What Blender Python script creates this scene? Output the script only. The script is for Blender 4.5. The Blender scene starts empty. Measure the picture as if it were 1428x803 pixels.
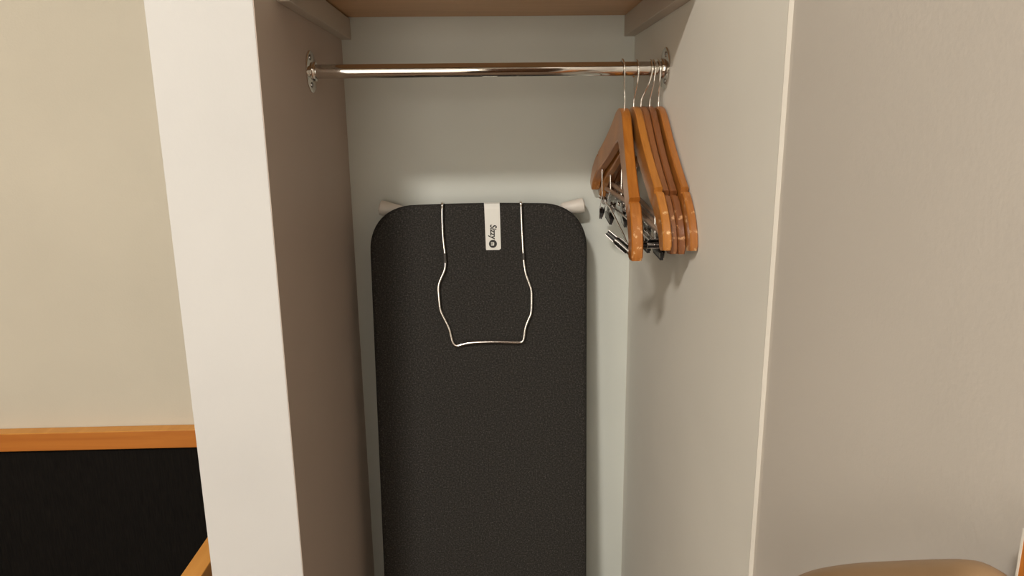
import bpy, bmesh, math, random
from mathutils import Vector, Matrix
random.seed(4)
S = bpy.context.scene
COL = S.collection

# ------------------------------------------------------------------ camera
# closet frame: X right, Y into the closet, Z up; back panel at Y = 1.35
cam_d = bpy.data.cameras.new('camera'); cam = bpy.data.objects.new('camera', cam_d); COL.objects.link(cam)
cam_d.sensor_width = 36.0; cam_d.lens = 982.0/1428*36.0
cam_d.clip_start = 0.01; cam_d.clip_end = 50
rx = Vector((0.9995, -0.0288, -0.0115)); dn = Vector((-0.0175, -0.2209, -0.9751)); fw = Vector((0.0255, 0.9749, -0.2213))
fw.normalize(); rx = (rx - fw*rx.dot(fw)).normalized(); up = rx.cross(fw).normalized()
m3 = Matrix((rx, up, -fw)).transposed()
cam.matrix_world = Matrix.Translation((0, 0, 1.5)) @ m3.to_4x4()
S.camera = cam

# ------------------------------------------------------------------ light, world, exposure
S.view_settings.view_transform = 'Standard'; S.view_settings.look = 'None'
S.view_settings.gamma = 1.0; S.view_settings.exposure = 0.0; S.view_settings.use_curve_mapping = False
W = bpy.data.worlds.new('world'); S.world = W; W.use_nodes = True
W.node_tree.nodes['Background'].inputs[0].default_value = (1.0, 0.86, 0.70, 1)
W.node_tree.nodes['Background'].inputs[1].default_value = 0.03
LAMP_POS = (-0.72, -0.95, 2.88)
LAMP_W = 70.0
FILL_POS = (-1.95, -1.30, 2.88)
FILL_W = 6.0

def area_disc(name, loc, size, power, color):
    l = bpy.data.lights.new(name, 'AREA'); l.shape = 'DISK'; l.size = size; l.energy = power; l.color = color
    o = bpy.data.objects.new(name, l); COL.objects.link(o); o.location = loc
    return o

# ------------------------------------------------------------------ materials
def mat(name, color, rough=0.5, metal=0.0, coat=0.0, spec=0.5):
    m = bpy.data.materials.new(name); m.use_nodes = True
    b = m.node_tree.nodes['Principled BSDF']
    b.inputs['Base Color'].default_value = (*color, 1); b.inputs['Roughness'].default_value = rough
    b.inputs['Metallic'].default_value = metal; b.inputs['Coat Weight'].default_value = coat
    b.inputs['Specular IOR Level'].default_value = spec
    return m, m.node_tree, b
def texco(nt, scale=(1, 1, 1), kind='Object'):
    tc = nt.nodes.new('ShaderNodeTexCoord'); mp = nt.nodes.new('ShaderNodeMapping')
    mp.inputs['Scale'].default_value = scale; nt.links.new(tc.outputs[kind], mp.inputs[0]); return mp.outputs[0]
def noise(nt, co, scale, detail=4, rough=0.55, dist=0):
    n = nt.nodes.new('ShaderNodeTexNoise'); n.inputs['Scale'].default_value = scale
    n.inputs['Detail'].default_value = detail; n.inputs['Roughness'].default_value = rough
    n.inputs['Distortion'].default_value = dist
    nt.links.new(co, n.inputs['Vector']); return n.outputs['Fac']
def ramp(nt, fac, stops):
    r = nt.nodes.new('ShaderNodeValToRGB'); el = r.color_ramp.elements
    while len(el) < len(stops): el.new(0.5)
    for e, (p, c) in zip(el, stops): e.position = p; e.color = (*c, 1)
    nt.links.new(fac, r.inputs[0]); return r.outputs[0]
def bump(nt, b, h, strength=0.2, dist=0.001):
    n = nt.nodes.new('ShaderNodeBump'); n.inputs['Strength'].default_value = strength
    n.inputs['Distance'].default_value = dist
    nt.links.new(h, n.inputs['Height']); nt.links.new(n.outputs[0], b.inputs['Normal'])

def plaster(name, c, tex=260, k=0.25, rough=0.7, var=0.04):
    m, nt, b = mat(name, c, rough, spec=0.3)
    co = texco(nt)
    f = noise(nt, co, 3.0, 3)
    nt.links.new(ramp(nt, f, [(0.3, tuple(x*(1-var) for x in c)), (0.7, tuple(min(1, x*(1+var)) for x in c))]), b.inputs['Base Color'])
    bump(nt, b, noise(nt, co, tex, 3), k, 0.0006)
    return m
M_PAINT = plaster('warm white wall paint', (0.515, 0.475, 0.39), 240, 0.3)
M_PAINTR = plaster('beige textured wallpaper', (0.48, 0.44, 0.39), 240, 0.35)
M_LINERSHADE = plaster('shade darkened liner', (0.48, 0.395, 0.335), 420, 0.12, 0.55)  # darkened liner: the left side's shade is put into its colour
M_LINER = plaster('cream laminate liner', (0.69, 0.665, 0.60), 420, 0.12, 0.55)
M_BACK = plaster('pale grey laminate back', (0.59, 0.605, 0.555), 300, 0.10, 0.6)
M_PART = plaster('white painted partition', (0.54, 0.535, 0.52), 300, 0.12, 0.55)
M_EDGE = plaster('white edge band', (0.60, 0.565, 0.50), 300, 0.05, 0.5)
M_CLEAT = plaster('painted cleat', (0.50, 0.44, 0.37), 300, 0.1, 0.55)
M_CEIL = plaster('ceiling paint', (0.55, 0.52, 0.48), 200, 0.2)
M_CARPET = plaster('brown carpet', (0.16, 0.11, 0.075), 500, 1.0, 0.95, 0.2)

def wood(name, c1, c2, scale=(1, 1, 1), freq=14, rough=0.32, coat=0.3, worn=None):
    m, nt, b = mat(name, c1, rough, coat=coat)
    b.inputs['Coat Roughness'].default_value = 0.15
    co = texco(nt, scale)
    f = noise(nt, co, freq, 6, 0.6, 0.8)
    col = ramp(nt, f, [(0.28, c1), (0.50, tuple((a+d)/2 for a, d in zip(c1, c2))), (0.72, c2)])
    if worn:
        co2 = texco(nt)
        g = noise(nt, co2, 110, 5)
        w = ramp(nt, g, [(0.57, (0, 0, 0)), (0.68, (1, 1, 1))])
        sep = nt.nodes.new('ShaderNodeSeparateXYZ'); tc = nt.nodes.new('ShaderNodeTexCoord')
        nt.links.new(tc.outputs['Object'], sep.inputs[0])
        ab = nt.nodes.new('ShaderNodeMath'); ab.operation = 'ABSOLUTE'; nt.links.new(sep.outputs['Y'], ab.inputs[0])
        mr = nt.nodes.new('ShaderNodeMapRange'); mr.inputs['From Min'].default_value = 0.178; mr.inputs['From Max'].default_value = 0.202
        nt.links.new(ab.outputs[0], mr.inputs['Value'])
        mu = nt.nodes.new('ShaderNodeMath'); mu.operation = 'MULTIPLY'
        nt.links.new(mr.outputs[0], mu.inputs[0]); nt.links.new(w, mu.inputs[1])
        mx = nt.nodes.new('ShaderNodeMixRGB'); nt.links.new(mu.outputs[0], mx.inputs[0]); nt.links.new(col, mx.inputs[1])
        mx.inputs[2].default_value = (*worn, 1); col = mx.outputs[0]
    nt.links.new(col, b.inputs['Base Color'])
    bump(nt, b, f, 0.08, 0.0005)
    return m
HS = (9, 1.2, 1.2)
M_HW = [wood('hanger wood honey', (0.28, 0.088, 0.010), (0.43, 0.155, 0.022), HS, 14, 0.33, 0.4, (0.72, 0.45, 0.22)),
        wood('hanger wood amber', (0.33, 0.118, 0.017), (0.47, 0.185, 0.034), HS, 14, 0.33, 0.4, (0.74, 0.48, 0.24)),
        wood('hanger wood russet', (0.17, 0.060, 0.018), (0.27, 0.10, 0.032), HS, 14, 0.35, 0.4, (0.62, 0.36, 0.18)),
        wood('hanger wood brown', (0.145, 0.048, 0.014), (0.23, 0.080, 0.024), HS, 14, 0.35, 0.4, (0.62, 0.36, 0.18)),
        wood('hanger wood orange', (0.27, 0.090, 0.014), (0.40, 0.145, 0.028), HS, 14, 0.35, 0.4, (0.76, 0.52, 0.28))]
M_BAR = wood('trouser bar wood', (0.24, 0.15, 0.10), (0.32, 0.21, 0.14), HS, 14, 0.4, 0.2)
M_ARM = wood('arm rail wood', (0.50, 0.21, 0.030), (0.60, 0.27, 0.05), (9, 0.6, 9), 5, 0.45, 0.0)
M_CAP = wood('oak rail wood', (0.38, 0.115, 0.012), (0.47, 0.165, 0.022), (0.6, 9, 9), 5, 0.5, 0.0)
M_SHELF = wood('shelf veneer', (0.50, 0.29, 0.14), (0.62, 0.37, 0.19), (0.8, 9, 9), 4, 0.5, 0.1)

M_BAND = wood('dull brown band', (0.24, 0.145, 0.07), (0.28, 0.175, 0.09), (9, 1, 1), 5, 0.5, 0.1)
BANDP = [(0.2365, 0.5166, 1.0864), (0.2365, 0.4903, 1.1249), (0.2365, 0.4722, 1.1480), (0.2365, 0.4467, 1.1713), (0.2365, 0.4024, 1.2057), (0.2365, 0.3591, 1.2367), (0.2365, 0.3189, 1.2648), (0.2365, 0.3000, 1.2765), (0.2365, 0.2880, 1.2770), (0.2365, 0.2835, 1.2620), (0.2365, 0.2830, 1.1900)]
M_CHROME, nt, b = mat('chrome', (0.74, 0.71, 0.67), 0.055, 1.0)
M_DCHROME, nt, b = mat('clip steel', (0.34, 0.325, 0.31), 0.24, 1.0)
M_WIRE, nt, b = mat('bright steel wire', (0.88, 0.86, 0.83), 0.13, 1.0)
M_RUBBER, nt, b = mat('black rubber', (0.02, 0.018, 0.018), 0.5)
M_WIREDARK, nt, b = mat('dark wire band', (0.05, 0.045, 0.04), 0.35)
M_PLASTIC, nt, b = mat('off white plastic', (0.66, 0.61, 0.54), 0.45)
M_TUBE, nt, b = mat('painted steel tube', (0.60, 0.57, 0.52), 0.4)
M_TAG = plaster('white woven tag', (0.76, 0.75, 0.70), 900, 0.3, 0.8)
M_PRINT, nt, b = mat('black print', (0.015, 0.013, 0.012), 0.6)
M_CUSH, nt, b = mat('cushion lamp shade', (0.8, 0.76, 0.7), 0.7)

# charcoal heathered board cover
M_COVER, nt, b = mat('charcoal heather cover', (0.03, 0.028, 0.025), 0.85, spec=0.25)
co = texco(nt)
f1 = noise(nt, co, 360, 3, 0.75); f2 = noise(nt, co, 6, 3)
nt.links.new(ramp(nt, f1, [(0.42, (0.016, 0.0145, 0.0128)), (0.60, (0.038, 0.0345, 0.030)), (0.74, (0.12, 0.11, 0.095))]), b.inputs['Base Color'])
bump(nt, b, f1, 0.5, 0.0008)
# black ribbed upholstery
M_BLACK, nt, b = mat('black ribbed upholstery', (0.012, 0.011, 0.010), 0.9, spec=0.15)
co = texco(nt, (1, 1, 0.06)); f1 = noise(nt, co, 420, 3, 0.7)
nt.links.new(ramp(nt, f1, [(0.35, (0.0018, 0.0014, 0.001)), (0.7, (0.0075, 0.006, 0.0045))]), b.inputs['Base Color'])
bump(nt, b, f1, 0.5, 0.001)
M_EMIT = bpy.data.materials.new('lamp glow'); M_EMIT.use_nodes = True
nt = M_EMIT.node_tree; b = nt.nodes['Principled BSDF']
b.inputs['Emission Color'].default_value = (1, 0.86, 0.68, 1); b.inputs['Emission Strength'].default_value = 6
M_SHADE = bpy.data.materials.new('lit fabric lamp shade'); M_SHADE.use_nodes = True
nt = M_SHADE.node_tree; b = nt.nodes['Principled BSDF']; b.inputs['Base Color'].default_value = (0.8, 0.7, 0.55, 1)
b.inputs['Emission Color'].default_value = (1, 0.84, 0.64, 1); b.inputs['Emission Strength'].default_value = 3.0

# ------------------------------------------------------------------ mesh helpers
def obj(name, bm, m, parent=None, smooth=False, bevel=0, seg=2, loc=None):
    me = bpy.data.meshes.new(name); bm.normal_update(); bm.to_mesh(me); bm.free()
    for mm in (m if isinstance(m, (list, tuple)) else [m]): me.materials.append(mm)
    o = bpy.data.objects.new(name, me); COL.objects.link(o)
    if parent: o.parent = parent
    if loc: o.location = loc
    if smooth:
        for p in me.polygons: p.use_smooth = True
        me.set_sharp_from_angle(angle=math.radians(smooth if smooth is not True else 50))
    if bevel:
        md = o.modifiers.new('bevel', 'BEVEL'); md.width = bevel; md.segments = seg; md.limit_method = 'ANGLE'
        md.harden_normals = False
    return o
def box(bm, a, c, mtx=None):
    vs = [bm.verts.new((x, y, z)) for x in (a[0], c[0]) for y in (a[1], c[1]) for z in (a[2], c[2])]
    for f in ((0,1,3,2), (4,6,7,5), (0,4,5,1), (2,3,7,6), (0,2,6,4), (1,5,7,3)): bm.faces.new([vs[i] for i in f])
    if mtx: bmesh.ops.transform(bm, matrix=mtx, verts=vs)
    return vs
def boxo(name, a, c, m, parent=None, bevel=0):
    bm = bmesh.new(); box(bm, a, c); return obj(name, bm, m, parent, bevel=bevel)
def ring_skin(bm, rings, closed_ends=True):
    rs = [[bm.verts.new(p) for p in r] for r in rings]; n = len(rs[0])
    for a, c in zip(rs, rs[1:]):
        for i in range(n): bm.faces.new((a[i], a[(i+1) % n], c[(i+1) % n], c[i]))
    if closed_ends: bm.faces.new(rs[0][::-1]); bm.faces.new(rs[-1])
def tube(bm, pts, r, n=10):
    pts = [Vector(p) for p in pts]
    rr = r if isinstance(r, (list, tuple)) else [r]*len(pts)
    rings = []; ref = None
    for i, p in enumerate(pts):
        t = (pts[min(i+1, len(pts)-1)] - pts[max(i-1, 0)]).normalized()
        if ref is None: ref = t.orthogonal().normalized()
        ref = (ref - t*ref.dot(t)).normalized(); bi = t.cross(ref)
        rings.append([p + (ref*math.cos(2*math.pi*k/n) + bi*math.sin(2*math.pi*k/n))*rr[i] for k in range(n)])
    ring_skin(bm, rings)
def smooth_path(pts, n=6):
    P = [Vector(p) for p in pts]; out = []
    for i in range(len(P)-1):
        p0 = P[max(i-1, 0)]; p1 = P[i]; p2 = P[i+1]; p3 = P[min(i+2, len(P)-1)]
        for k in range(n):
            t = k/n
            out.append(0.5*((2*p1) + (p2-p0)*t + (2*p0-5*p1+4*p2-p3)*t*t + (3*p1-p0-3*p2+p3)*t**3))
    out.append(P[-1]); return out
def lathe(bm, prof, axis, origin, n=32):
    # prof: list of (distance along axis, radius)
    ax = Vector(axis).normalized(); u = ax.orthogonal().normalized(); w = ax.cross(u); o = Vector(origin)
    ring_skin(bm, [[o + ax*d + (u*math.cos(2*math.pi*k/n) + w*math.sin(2*math.pi*k/n))*max(r, 1e-5) for k in range(n)] for d, r in prof])
def empty(name, loc, label, cat, group=None, rot=(0, 0, 0)):
    o = bpy.data.objects.new(name, None); COL.objects.link(o); o.empty_display_size = 0.05
    o.location = loc; o.rotation_euler = rot; tag(o, label, cat, group); return o
def tag(o, label, cat, group=None):
    o['label'] = label; o['category'] = cat
    if group: o['group'] = group
    return o
def struct(o, label=None, cat=None):
    o['kind'] = 'structure'
    if label: o['label'] = label
    if cat: o['category'] = cat
    return o

# ------------------------------------------------------------------ the setting
XL, XR, YB = -0.268, 0.2655, 1.35       # closet inner faces
XW = XR + 0.0038                        # room side wall behind the liner
YF = 0.862                              # front face of the left partition
YR = 0.656                              # front edge of the right liner
ZC = 2.90
RX0, RY0 = -2.9, -2.3
struct(boxo('floor', (RX0-0.1, RY0-0.1, -0.1), (XW+0.1, YB+0.1, 0), M_CARPET), 'brown carpeted floor of the room, below the frame', 'floor')
struct(boxo('ceiling', (RX0-0.1, RY0-0.1, ZC), (XW+0.1, YB+0.1, ZC+0.1), M_CEIL), 'off white ceiling of the room, above the frame', 'ceiling')
struct(boxo('wall_back', (RX0-0.1, YB, 0), (-0.39, YB+0.1, ZC), M_PAINT), 'warm cream wall left of the white partition, above the wooden rail', 'wall')
struct(boxo('wall_closet_back', (-0.39, YB, 0), (XW, YB+0.1, ZC), M_BACK), 'pale grey back wall of the closet behind the ironing board', 'wall')
struct(boxo('wall_partition', (-0.3915, YF, 0), (XL-0.0008, YB, ZC), M_PART, bevel=0.0008), 'thick white painted partition forming the left side of the closet', 'wall')
struct(boxo('wall_closet_left', (XL-0.0008, YF+0.0004, 0), (XL, YB, ZC), M_LINERSHADE), 'inner left side of the closet, shade put into its brown beige colour', 'wall')
struct(boxo('wall_right', (XW, RY0-0.1, 0), (XW+0.1, YB+0.1, ZC), M_PAINTR), 'beige textured wall on the right, in front of the closet', 'wall')
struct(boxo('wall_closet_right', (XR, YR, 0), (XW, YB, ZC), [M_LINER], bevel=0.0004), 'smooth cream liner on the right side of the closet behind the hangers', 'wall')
struct(boxo('trim_1', (XR-0.0006, YR-0.0012, 0), (XW, YR, ZC), M_EDGE), 'thin white edge strip running down the right closet wall', 'trim')
struct(boxo('wall_left', (RX0-0.1, RY0, 0), (RX0, YB, ZC), M_PAINT), 'cream side wall of the room, outside the frame', 'wall')
struct(boxo('wall_rear', (RX0-0.1, RY0-0.1, 0), (XW+0.1, RY0, ZC), M_PAINT), 'cream wall behind the camera, outside the frame', 'wall')

# ceiling lamp plus an added wide fill lamp, both outside the frame
for i, (lp, pw, sz, lb) in enumerate(((LAMP_POS, LAMP_W, 0.28, 'round ceiling light nearest the closet, above the frame'),
                                  (FILL_POS, FILL_W, 0.9, 'wide round fill light added on the ceiling farther from the closet, above the frame'))):
    e = empty('ceiling_light', (lp[0], lp[1], ZC), lb, 'light')
    bm = bmesh.new(); lathe(bm, [(0, sz/2+0.02), (0.012, sz/2+0.02), (0.014, sz/2+0.005)], (0, 0, -1), (0, 0, 0)); obj('rim', bm, M_CHROME, e, smooth=False)
    bm = bmesh.new(); lathe(bm, [(0.0145, sz/2), (0.0155, sz/2-0.01)], (0, 0, -1), (0, 0, 0)); obj('diffuser', bm, M_EMIT, e)
    area_disc('lamp_light', (lp[0], lp[1], ZC-0.02), sz, pw, (1.0, 0.95, 0.88))

# ------------------------------------------------------------------ closet shelf and cleats
ZS = 1.6975
YS = 0.952
sh = empty('closet_shelf', (0, YB, ZS), 'brown wood veneer shelf above the hanging rail, seen from below', 'shelf')
def ploc(e, a, c): return tuple(p-q for p, q in zip(a, e.location)), tuple(p-q for p, q in zip(c, e.location))
a, c = ploc(sh, (XL+0.001, YS, ZS), (XR-0.001, YB-0.001, ZS+0.018)); boxo('shelf_board', a, c, M_SHELF, sh, 0.0008)
a, c = ploc(sh, (XL+0.0002, YS, 1.659), (-0.2505, YB-0.0005, ZS-0.0025)); o = boxo('cleat', a, c, M_CLEAT, sh, 0.001)
a, c = ploc(sh, (0.2455, YS, 1.661), (XR-0.0002, YB-0.0005, ZS-0.0002)); o = boxo('cleat', a, c, M_CLEAT, sh, 0.001)

a, c = ploc(sh, (-0.2500, YS-0.012, 1.669), (0.2450, YS-0.0002, ZS+0.018)); boxo('shadow_fascia', a, c, M_CLEAT, sh, 0.0008)  # unseen fascia added so the shelf's shadow swallows the rod's

# ------------------------------------------------------------------ hanging rail
YRD, ZRD, RR = 1.105, 1.5855, 0.0104
rail = empty('hanging_rail', (0, YRD, ZRD), 'polished chrome hanging rail spanning the closet below the shelf', 'rail')
bm = bmesh.new(); n = 48
lathe(bm, [(XL+0.006, RR), (XR-0.006, RR)], (1, 0, 0), (0, 0, 0), n); o = obj('rod', bm, M_CHROME, rail, smooth=True)
for p in o.data.polygons:
    if len(p.vertices) > 4: p.use_smooth = False
for sx, x0 in ((1, XL), (-1, XR)):
    bm = bmesh.new()
    lathe(bm, [(0.0002, 0.0305), (0.0016, 0.0305), (0.0028, 0.0285), (0.0032, 0.018), (0.0045, 0.0150)], (sx, 0, 0), (x0, 0, 0), 40)
    fl = obj('flange', bm, M_CHROME, rail, smooth=True)
    bm = bmesh.new(); lathe(bm, [(0.003, 0.0150), (0.0075, 0.0146), (0.0085, 0.0136), (0.0086, 0.0106)], (sx, 0, 0), (x0, 0, 0), 32)
    obj('collar', bm, M_CHROME, rail, smooth=True)
    for k in range(3):
        an = math.radians(90 + 120*k + 30)
        bm = bmesh.new()
        lathe(bm, [(0.0026, 0.0042), (0.0042, 0.0040), (0.0050, 0.0022)], (sx, 0, 0), (x0, math.cos(an)*0.0225, math.sin(an)*0.0225), 14)
        obj('screw', bm, M_DCHROME, fl, smooth=True)

# ------------------------------------------------------------------ wooden hangers
PROFILE = [(0.0, -0.0785, 0.0250), (0.010, -0.0800, 0.0250), (0.022, -0.0850, 0.0240), (0.038, -0.0945, 0.0215), (0.060, -0.1090, 0.0200),
        (0.085, -0.1255, 0.0188), (0.110, -0.1415, 0.0176), (0.130, -0.1540, 0.0168), (0.1470, -0.1648, 0.0163), (0.1478, -0.1653, 0.0095), (0.1505, -0.1672, 0.0100),
        (0.1530, -0.1689, 0.0146), (0.1600, -0.1740, 0.0150), (0.170, -0.1830, 0.0146), (0.182, -0.1965, 0.0138), (0.1900, -0.2100, 0.0130), (0.1945, -0.2230, 0.0120), (0.1955, -0.2275, 0.0100)]
def hanger(xs, half, ends_half, tau, hookdx, wd, label, trouser, clips, tail, yloc=0.0, L=0.205, hb=0.0, ub=0.150, xo=0.0, drop=0.002):
    PROF = [(u, w-drop, h) for u, w, h in PROFILE]
    near, mid, far = xs
    root = empty('wooden_hanger', (mid, YRD+yloc, ZRD), label, 'hanger', 'wooden clip hangers on the chrome rail', rot=(math.radians(tau), 0, 0))
    def lat(u):
        s = u/(L-0.005); return (far-near)/2*s + ((far+near)/2 - mid)*s*s - (0.0035*math.sin(math.pi*min(1, -s)) if s < 0 else 0)
    # body
    bm = bmesh.new(); rings = []
    k = L/0.1955
    path = [(-u*k, w, h) for u, w, h in PROF[::-1]] + [(u*k, w, h) for u, w, h in PROF[1:]]
    for i, (u, w, h) in enumerate(path):
        a = path[max(i-1, 0)]; c = path[min(i+1, len(path)-1)]
        t = Vector((0, c[0]-a[0], c[1]-a[1])).normalized()
        nrm = Vector((0, -t.z, t.y))
        au = abs(u); th = half + (ends_half-half)*max(0, min(1, (au-0.09)/0.09))
        if au > 0.1950*(L/0.1955): th *= 0.84
        notch = 0.1474*L/0.1955 < au < 0.1510*L/0.1955
        top = h; bot = -(h if not notch else 0.0158)
        if notch: th *= 0.98
        base = Vector((lat(u), u, w)); r = 0.0018
        k = th-0.0016
        pts = [(-k, bot), (k, bot), (th, bot+r), (th, top-r), (k, top), (-k, top), (-th, top-r), (-th, bot+r)]
        rings.append([base + Vector((x, 0, 0)) + nrm*y for x, y in pts])
    ring_skin(bm, rings)
    o = obj('hanger_body', bm, wd, root, smooth=32)
    # hook: stem on the near side, round over the rod, tail on the far side
    rr = RR + 0.0026; cz = RR + 0.0019 - rr - 0.0014 + 0.0012
    cz = (RR + 0.0016) - rr
    pts = [(hb, 0, -0.058-drop), (hb, 0, -0.046), (hb+hookdx*0.35, -0.004-yloc*0.5, -0.034), (hb+hookdx*0.75, -0.0105-yloc, -0.020)]
    for k in range(11):
        an = math.radians(190 - k*(190+tail)/10)
        pts.append((hb+hookdx*(1 + 0.02*k) + tailx(k, hookdx), rr*math.cos(an) - yloc, cz + rr*math.sin(an)))
    bm = bmesh.new(); tube(bm, smooth_path(pts, 4), 0.0014, 8); obj('hook', bm, M_WIRE, root, smooth=True)
    if trouser:
        bm = bmesh.new(); tube(bm, [(lat(-0.183), -0.183, -0.2085-drop), (lat(0), -0.06, -0.2085-drop), (lat(0), 0.06, -0.2085-drop), (lat(0.183), 0.183, -0.2085-drop)], 0.0040, 10)
        t = obj('trouser_bar', bm, M_BAR, root, smooth=True); t['label'] = 'slim dull brown wooden trouser bar'
    k0 = L/0.1955
    # steel clip bar hung from two wire loops
    wb = -0.2325-drop
    bm = bmesh.new(); tube(bm, [(lat(-ub-0.012), -ub-0.012, wb), (lat(-0.07), -0.07, wb), (lat(0.07), 0.07, wb), (lat(ub+0.012), ub+0.012, wb)], 0.0016, 8)
    bar = obj('clip_bar', bm, M_WIRE, root, smooth=True); bar['label'] = 'thin steel bar carrying two clips'
    for s in (-1, 1):
        u = s*ub; x = lat(u)
        wa = next(w0 + (w1-w0)*(ub/k0-u0)/(u1-u0) for (u0, w0, _), (u1, w1, _) in zip(PROF, PROF[1:]) if u0 <= ub/k0 <= u1)
        pts = [(x, u, wa), (x, u, wa-0.02), (x+0.002, u, wb+0.006)]
        for k in range(7):
            an = math.radians(60 - 45*k); pts.append((x + 0.0032*math.cos(an), u, wb + 0.0032*math.sin(an)))
        bm = bmesh.new(); tube(bm, smooth_path(pts, 2), 0.0009, 6); obj('bar_hook', bm, M_WIRE, root, smooth=True)
    for u, yaw, roll, tilt in clips:
        if yaw == 'edge':      # clip swung round on its bar, jaws lying almost level
            wv = Vector((0.74, -0.18, -0.64)).normalized(); vv = Vector((0.19, 0.95, -0.17)); vv = (vv - wv*vv.dot(wv)).normalized()
            q = Matrix.Rotation(-math.radians(tau), 3, 'X') @ Matrix((wv.cross(-vv), wv, -vv)).transposed()
            mtx = Matrix.Translation((lat(u), u, wb-0.004)) @ q.to_4x4() @ Matrix.Translation((0, -0.013, 0)) @ Matrix.Diagonal((1, 1.35, 1, 1))
        else: mtx = Matrix.Translation((lat(u)+xo, u, wb)) @ Matrix.Rotation(math.radians(yaw), 4, 'Z') @ Matrix.Rotation(math.radians(tilt), 4, 'X') @ Matrix.Rotation(math.radians(roll), 4, 'Y')
        cm = bmesh.new(); tube(cm, [mtx @ Vector((0, -0.010, 0)), mtx @ Vector((0, 0.010, 0))], 0.0046, 12)
        cl = obj('clip', cm, M_DCHROME, root, smooth=True)
        for s in (-1, 1):
            # jaw plate: levers spread above the spring and close on black pads below
            jm = bmesh.new()
            for z0, z1, x0, x1, hw0, hw1 in ((0.017, 0.004, 0.0056, 0.0046, 0.007, 0.0085), (0.004, -0.013, 0.0046, 0.0038, 0.0085, 0.0095), (-0.013, -0.0175, 0.0038, 0.0034, 0.0095, 0.021), (-0.0175, -0.0255, 0.0034, 0.0022, 0.021, 0.021)):
                vs = [jm.verts.new(mtx @ Vector((s*(xx + tt), yy, zz))) for zz, xx, hw in ((z0, x0, hw0), (z1, x1, hw1)) for tt in (0, 0.0011) for yy in (-hw, hw)]
                for f in ((0,1,3,2), (4,6,7,5), (0,4,5,1), (2,3,7,6), (0,2,6,4), (1,5,7,3)): jm.faces.new([vs[i] for i in f])
            bmesh.ops.remove_doubles(jm, verts=jm.verts, dist=1e-5)
            bmesh.ops.recalc_face_normals(jm, faces=jm.faces)
            obj('jaw', jm, M_DCHROME, cl)
            pm = bmesh.new(); box(pm, (min(s*0.0003, s*0.0022), -0.0205, -0.0290), (max(s*0.0003, s*0.0022), 0.0205, -0.0185), mtx); obj('jaw_pad', pm, M_RUBBER, cl)
    return root
def tailx(k, dx): return -0.0004*k
HG = []
hanger((0.1935, 0.2040, 0.1935), 0.0071, 0.0079, 9.6, -0.003, M_HW[0], 'leftmost wooden hanger, honey orange, hanging apart from the others', False,
       [(-0.138, 'edge', 0, 0), (0.125, -9, 10, 0)], 50, -0.009, 0.200, drop=0.005)
hanger((0.2262, 0.2220, 0.2080), 0.0056, 0.0058, 4.2, 0.003, M_HW[1], 'second wooden hanger from the left, light amber with a pale worn end', True,
       [(-0.160, 84, -72, 0), (0.140, 2, 8, 8)], 55, 0.0, 0.215, -0.003, 0.155)
hanger((0.2385, 0.2335, 0.2200), 0.0051, 0.0051, 6.5, 0.012, M_HW[2], 'middle wooden hanger of five, thin russet one with a slanted hook', True,
       [(-0.070, 3, 0, 0), (0.086, -3, 0, 0)], 45, -0.002, 0.208, -0.003, 0.120)
hanger((0.2490, 0.2450, 0.2310), 0.0051, 0.0051, 6.5, 0.003, M_HW[3], 'dark brown wooden hanger, fourth from the left', True,
       [(-0.108, 2, 0, 0), (0.135, -2, 0, 0)], 50, -0.001, 0.210, -0.001, 0.125)
hanger((0.2599, 0.2585, 0.2440), 0.0052, 0.0052, 4.2, -0.002, M_HW[4], 'rightmost wooden hanger, orange with a scuffed end against the closet wall', False,
       [(-0.060, 0, 0, 0), (0.076, 0, 0, 0)], 50, -0.003, 0.217, -0.002, 0.125, -0.002)

# ------------------------------------------------------------------ ironing board leaning on the back wall
LEAN = math.radians(-4.5)
BX = -0.0263
board = empty('ironing_board', (BX, 1.167, 0.0), 'tall ironing board with charcoal cover standing upright against the closet back wall', 'ironing board', rot=(LEAN, 0, 0))
HW, TOP, RC = 0.1985, 1.3710, 0.086
def outline(inset=0.0, n=14):
    pts = []
    hw = HW-inset; top = TOP-inset
    pw = 2.25
    for k in range(n+1):         # right corner, from side to top
        a = math.pi/2*k/n
        pts.append((hw-RC+RC*math.cos(a)**(2/pw), top-RC+RC*math.sin(a)**(2/pw)))
    for k in range(1, 6): pts.append((hw-RC - (2*(hw-RC))*k/6, top + 0.0018*math.sin(math.pi*k/6)))
    for k in range(n+1):
        a = math.pi/2*(1-k/n)
        pts.append((-(hw-RC+RC*math.cos(a)**(2/pw)), top-RC+RC*math.sin(a)**(2/pw)))
    for z, f in ((1.1, 1), (0.85, 1), (0.60, 1), (0.45, 0.985), (0.33, 0.93), (0.22, 0.82), (0.13, 0.67), (0.07, 0.50), (0.03, 0.30), (0.012, 0.12)): pts.append((-hw*f, z+inset))
    for z, f in reversed(((1.1, 1), (0.85, 1), (0.60, 1), (0.45, 0.985), (0.33, 0.93), (0.22, 0.82), (0.13, 0.67), (0.07, 0.50), (0.03, 0.30), (0.012, 0.12))): pts.append((hw*f, z+inset))
    return pts
bm = bmesh.new(); rings = []
for y, ins in ((0.030, 0.004), (0.0285, 0.0008), (0.025, 0.0), (0.010, 0.0), (0.0055, 0.0010), (0.0022, 0.0035), (0.0006, 0.0075), (0.0, 0.0135)):
    rings.append([(x, y, z) for x, z in outline(ins)])
ring_skin(bm, rings); bmesh.ops.recalc_face_normals(bm, faces=bm.faces)
o = obj('cover', bm, M_COVER, board, smooth=True)
o['label'] = 'charcoal heathered fabric cover'
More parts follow.
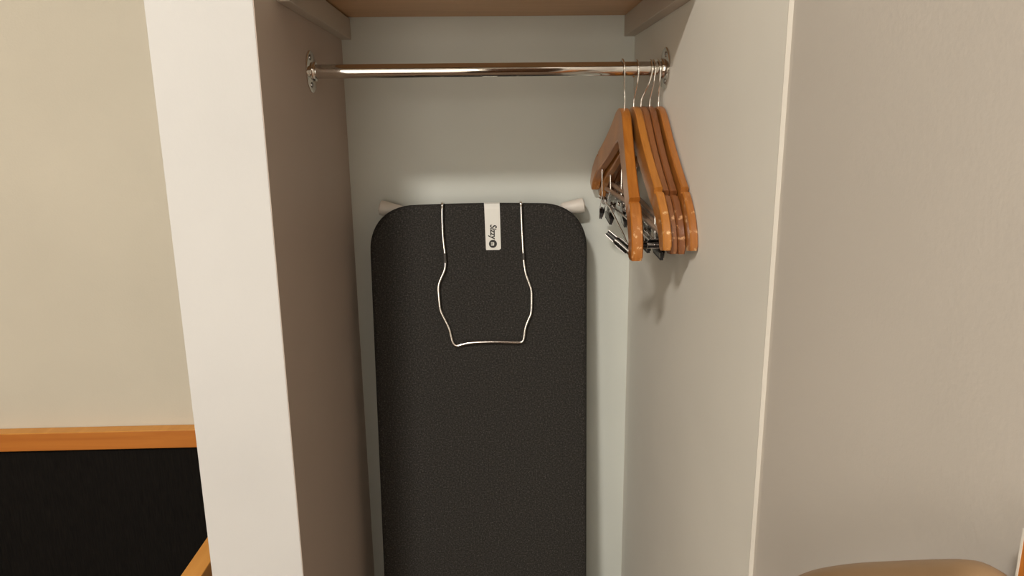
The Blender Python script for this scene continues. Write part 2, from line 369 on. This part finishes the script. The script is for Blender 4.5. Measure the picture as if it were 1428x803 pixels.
# legs folded behind the board, foot bar with plastic caps
zf = 1.352
bm = bmesh.new()
fp = [(-0.176, 0.046, zf+0.012), (-0.145, 0.046, zf+0.004), (-0.10, 0.046, zf-0.010), (0.0, 0.046, zf-0.018), (0.10, 0.046, zf-0.010), (0.150, 0.046, zf+0.004), (0.180, 0.046, zf+0.010)]
# (foot bar stays clear of the wall behind)
tube(bm, smooth_path(fp, 4), 0.0095, 12); obj('foot_bar', bm, M_TUBE, board, smooth=True)
for s, ex in ((-1, -0.1835), (1, 0.1975)):
    d = Vector((s, 0, 0.22 if s < 0 else 0.16)).normalized(); tip = Vector((ex, 0.046, zf+(0.0145 if s < 0 else 0.0135)))
    bm = bmesh.new(); lathe(bm, [(-0.042, 0.0098), (-0.040, 0.0112), (-0.006, 0.0140), (-0.001, 0.0138), (0.0, 0.0118)], d, tip, 24)
    cp = obj('foot_cap', bm, M_PLASTIC, board, smooth=True)
    bm = bmesh.new(); lathe(bm, [(0.0002, 0.0090), (0.0014, 0.0086)], d, tip, 20); obj('cap_plug', bm, M_PLASTIC, cp)
for s in (-1, 1):
    bm = bmesh.new(); tube(bm, [(s*0.03, 0.046, zf-0.02), (s*0.05, 0.046, 0.7), (s*0.09, 0.046, 0.16)], 0.008, 10); obj('leg', bm, M_TUBE, board, smooth=True)
# wire iron rest folded over the top edge
WP = [(-0.0905, 1.3680), (-0.0912, 1.345), (-0.0905, 1.312), (-0.0880, 1.282), (-0.0875, 1.270), (-0.0895, 1.254), (-0.0985, 1.234), (-0.1015, 1.222), (-0.1012, 1.205), (-0.0990, 1.180),
      (-0.0905, 1.160), (-0.0840, 1.145), (-0.0800, 1.126), (-0.0765, 1.1165), (-0.0700, 1.1125), (-0.0590, 1.1150), (-0.040, 1.1180), (0.000, 1.1185), (0.040, 1.1165), (0.0495, 1.1175), (0.0532, 1.1245),
      (0.0560, 1.143), (0.0615, 1.158), (0.0665, 1.170), (0.0680, 1.186), (0.0680, 1.212), (0.0650, 1.224), (0.0585, 1.243), (0.0560, 1.256), (0.0545, 1.270), (0.0535, 1.290), (0.0520, 1.330), (0.0510, 1.3680)]
rest = []
yoff = -0.0075
for x, z in WP: rest.append((x-BX, yoff, z))
rest = [(-0.0905-BX, 0.034, 1.368), (-0.0905-BX, 0.026, 1.3740), (-0.0905-BX, 0.010, 1.3750), (-0.0905-BX, -0.003, 1.3738)] + rest + [(0.0510-BX, -0.003, 1.3738), (0.0510-BX, 0.010, 1.3750), (0.0510-BX, 0.026, 1.3740), (0.0510-BX, 0.034, 1.368)]
bm = bmesh.new(); tube(bm, smooth_path(rest, 4), 0.0024, 10)
ir = obj('iron_rest', bm, M_WIRE, board, smooth=True); ir['label'] = 'bent steel wire iron rest folded over the cover'
for a, c in (((-0.0882, 1.284), (-0.0876, 1.2665)), ((0.0546, 1.2700), (0.0543, 1.2820))):
    bm = bmesh.new(); tube(bm, [(a[0]-BX, yoff, a[1]), (c[0]-BX, yoff, c[1])], 0.0029, 10); sl = obj('wire_dark_band', bm, M_WIREDARK, ir, smooth=True); sl['label'] = 'short dark band on the wire'  # slightly thicker dark length over each side of the wire
# woven tag
tx0, tx1 = -0.0160-BX, 0.0128-BX
bm = bmesh.new(); prof = [(0.020, 1.3722), (0.008, 1.3735), (0.001, 1.3715), (-0.0016, 1.362), (-0.0014, 1.33), (-0.0012, 1.2905)]
th = 0.0006
rows = []
for i, (y, z) in enumerate(prof):
    sk = (z-1.3725)*-0.012
    rows.append([(tx0+sk+0.0015*(i/5), y, z), (tx1+sk, y, z)])
vf = [[bm.verts.new(p) for p in r] for r in rows]; vb = [[bm.verts.new((p[0], p[1]-th, p[2])) for p in r] for r in rows]
lc = bm.verts.new((tx0+0.0030, -0.0012, 1.2880)); rc = bm.verts.new((tx1-0.0020, -0.0012, 1.2880))
lcb = bm.verts.new((tx0+0.0030, -0.0012-th, 1.2880)); rcb = bm.verts.new((tx1-0.0020, -0.0012-th, 1.2880))
vf.append([lc, rc]); vb.append([lcb, rcb])
for A in (vf, vb):
    for r, s_ in zip(A, A[1:]): bm.faces.new((r[0], r[1], s_[1], s_[0]))
for i in range(len(vf)-1):
    for k in (0, 1): bm.faces.new((vf[i][k], vf[i+1][k], vb[i+1][k], vb[i][k]))
for i in (0, -1): bm.faces.new((vf[i][0], vf[i][1], vb[i][1], vb[i][0]))
bmesh.ops.recalc_face_normals(bm, faces=bm.faces)
tg = obj('brand_tag', bm, M_TAG, board); tg['label'] = 'white fabric tag printed Sizzy with a round black emblem'
def text_mesh(name, s, size, m, parent, shear=0.0, off=0.0, ext=0.0):
    cu = bpy.data.curves.new(name, 'FONT'); cu.body = s; cu.size = size; cu.align_x = 'CENTER'; cu.align_y = 'CENTER'; cu.shear = shear
    cu.offset = off; cu.extrude = ext; cu.resolution_u = 6
    t = bpy.data.objects.new('tmp', cu); COL.objects.link(t)
    bpy.context.view_layer.update()
    me = bpy.data.meshes.new_from_object(t.evaluated_get(bpy.context.evaluated_depsgraph_get()))
    bpy.data.objects.remove(t); bpy.data.curves.remove(cu)
    me.name = name; me.materials.clear(); me.materials.append(m)
    o = bpy.data.objects.new(name, me); COL.objects.link(o); o.parent = parent; return o
tcx = (tx0+tx1)/2
# reads downwards: text x axis -> -Z, text y axis -> +X, facing -Y
rotm = Matrix(((0, 1, 0), (0, 0, -1), (-1, 0, 0))).to_4x4()
t = text_mesh('lettering', 'Sizzy', 0.0165, M_PRINT, tg, 0.18, 0.00040, 0.00006); t.matrix_local = Matrix.Translation((tcx+0.0018, -0.00225, 1.3215)) @ rotm @ Matrix.Diagonal((0.80, 1, 1, 1))
bm = bmesh.new(); lathe(bm, [(0, 0.0073), (0.0003, 0.0073)], (0, -1, 0), (tcx+0.0010, -0.00195, 1.2992), 28); em = obj('emblem', bm, M_PRINT, tg); em['label'] = 'round black printed emblem'
t = text_mesh('emblem_letter', 'm', 0.0115, M_TAG, tg, 0.1, 0.0003, 0.00005); t.matrix_local = Matrix.Translation((tcx+0.0012, -0.00235, 1.2992)) @ rotm @ Matrix.Diagonal((0.75, 1, 1, 1))

# ------------------------------------------------------------------ bench left of the partition
bench = empty('upholstered_bench', (-1.2, 1.30, 0), 'black upholstered bench back with orange wood rail against the cream wall', 'bench')
def bpart(name, a, c, m, bev=0.0):
    a, c = ploc(bench, a, c); return boxo(name, a, c, m, bench, bev)
o = bpart('cap_rail', (-2.3, 1.3235, 0.8835), (-0.3935, YB-0.001, 0.9200), M_CAP, 0.001)
bpart('cap_lit_top', (-2.3, 1.3230, 0.9200), (-0.3935, YB-0.001, 0.9220), M_ARM, 0.0005)['label'] = 'top edge, overhead light put into its lighter honey colour'  # paler wood stands in for lamp light falling on the top face
o = [c for c in bench.children if c.name.startswith('cap_rail')][0]; o['label'] = 'orange wood cap rail along the top'
o = bpart('back_panel', (-2.3, 1.3335, 0.44), (-0.3935, YB-0.001, 0.8830), M_BLACK); o['label'] = 'black ribbed upholstered back panel'
for x0 in (-0.501, -2.3):
    arm = bpart('arm_rail', (x0, 0.66, 0.778), (x0+0.033, 1.333, 0.82), M_ARM, 0.0015); arm['label'] = 'orange wood arm rail'
    for y0 in (0.67, 1.28):
        bpart('leg', (x0+0.002, y0, 0), (x0+0.031, y0+0.04, 0.7775), M_CAP, 0.001)
bpart('seat', (-2.265, 0.68, 0.32), (-0.503, 1.333, 0.44), M_BLACK, 0.02)

# ------------------------------------------------------------------ furniture at the lower right edge
cab = empty('wooden_cabinet', (0.20, 0.16, 0), 'orange wood cabinet side with pale edge at lower right corner', 'cabinet')
def cpart(name, a, c, m, bev=0.0):
    a, c = ploc(cab, a, c); return boxo(name, a, c, m, cab, bev)
cpart('side_panel', (XW-0.020, -0.10, 0), (XW-0.0005, 0.2925, 1.3115), M_CAP); 
o = cpart('edge_strip', (XW-0.0203, 0.2925, 0), (XW-0.0005, 0.2938, 1.3120), M_EDGE); o['label'] = 'pale edge strip of the wooden side'

# sloping brown bar for an unidentified band, only its crest enters the frame
hr = empty('brown_band', (0.2365, 0.5, 1.1), 'dull brown band low on the right wall, only its top showing', 'rail')
bm = bmesh.new()
tube(bm, [Vector(p) - hr.location for p in smooth_path(BANDP, 4)], 0.012, 16)
obj('brown_bar', bm, M_BAND, hr, smooth=True)
for k in (0,):
    p = Vector(BANDP[k]) - hr.location; bm = bmesh.new()
    tube(bm, [p + Vector((0, 0.0, 0.0)), p + Vector((XW-0.0006-0.2365, 0, 0))], 0.006, 10); obj('bracket', bm, M_BAND, hr, smooth=True)

# ------------------------------------------------------------------ room behind the camera (outside the frame, mirrored in the chrome)
M_SHEET = plaster('white bed linen', (0.80, 0.77, 0.72), 60, 0.3, 0.85)
M_DARKWOOD = wood('dark wardrobe wood', (0.13, 0.06, 0.025), (0.19, 0.09, 0.04), (9, 9, 0.7), 4, 0.4, 0.2)
bed = empty('bed', (-1.15, -1.5, 0), 'bed with white linen behind the camera, outside the frame', 'bed')
def rpart(e, name, a, c, m, bev=0.0):
    a, c = ploc(e, a, c); return boxo(name, a, c, m, e, bev)
rpart(bed, 'bed_base', (-2.15, RY0+0.05, 0.0), (-0.12, -0.45, 0.30), M_CAP, 0.004)
rpart(bed, 'mattress', (-2.13, RY0+0.06, 0.301), (-0.14, -0.47, 0.52), M_SHEET, 0.04)
rpart(bed, 'duvet', (-2.17, RY0+0.5, 0.521), (-0.10, -0.44, 0.60), M_SHEET, 0.035)
wr = empty('wardrobe', (0.1, -1.4, 0), 'dark wood wardrobe behind the camera, outside the frame', 'wardrobe')
rpart(wr, 'carcass', (0.0, RY0+0.01, 0.0), (XW-0.0006, -0.60, 2.10), M_DARKWOOD, 0.003)
for k in range(3): rpart(wr, 'door', (-0.019, RY0+0.02+k*0.56, 0.06), (-0.0005, RY0+0.57+k*0.56, 2.08), M_DARKWOOD, 0.002)

# framed glowing panel added on the rear wall as frontal fill light
M_FILLGLOW = bpy.data.materials.new('fill light glow'); M_FILLGLOW.use_nodes = True
nt = M_FILLGLOW.node_tree; b = nt.nodes['Principled BSDF']; b.inputs['Base Color'].default_value = (0.8, 0.78, 0.72, 1)
b.inputs['Emission Color'].default_value = (1, 0.95, 0.86, 1); b.inputs['Emission Strength'].default_value = 4.5
wx0, wx1, wz0, wz1 = -1.35, -0.08, 0.80, 2.05
bm = bmesh.new()
for a, c in (((wx0-0.06, wz0-0.06), (wx1+0.06, wz0)), ((wx0-0.06, wz1), (wx1+0.06, wz1+0.06)), ((wx0-0.06, wz0), (wx0, wz1)), ((wx1, wz0), (wx1+0.06, wz1))):
    box(bm, (a[0], RY0+0.0005, a[1]), (c[0], RY0+0.035, c[1]))
wn = struct(obj('fill_panel_1', bm, M_EDGE), 'white framed glowing panel added as fill light behind the camera, outside the frame', 'fill_panel')
boxo('fill_glow', (wx0+0.001, RY0+0.001, wz0+0.001), (wx1-0.001, RY0+0.008, wz1-0.001), M_FILLGLOW, wn)
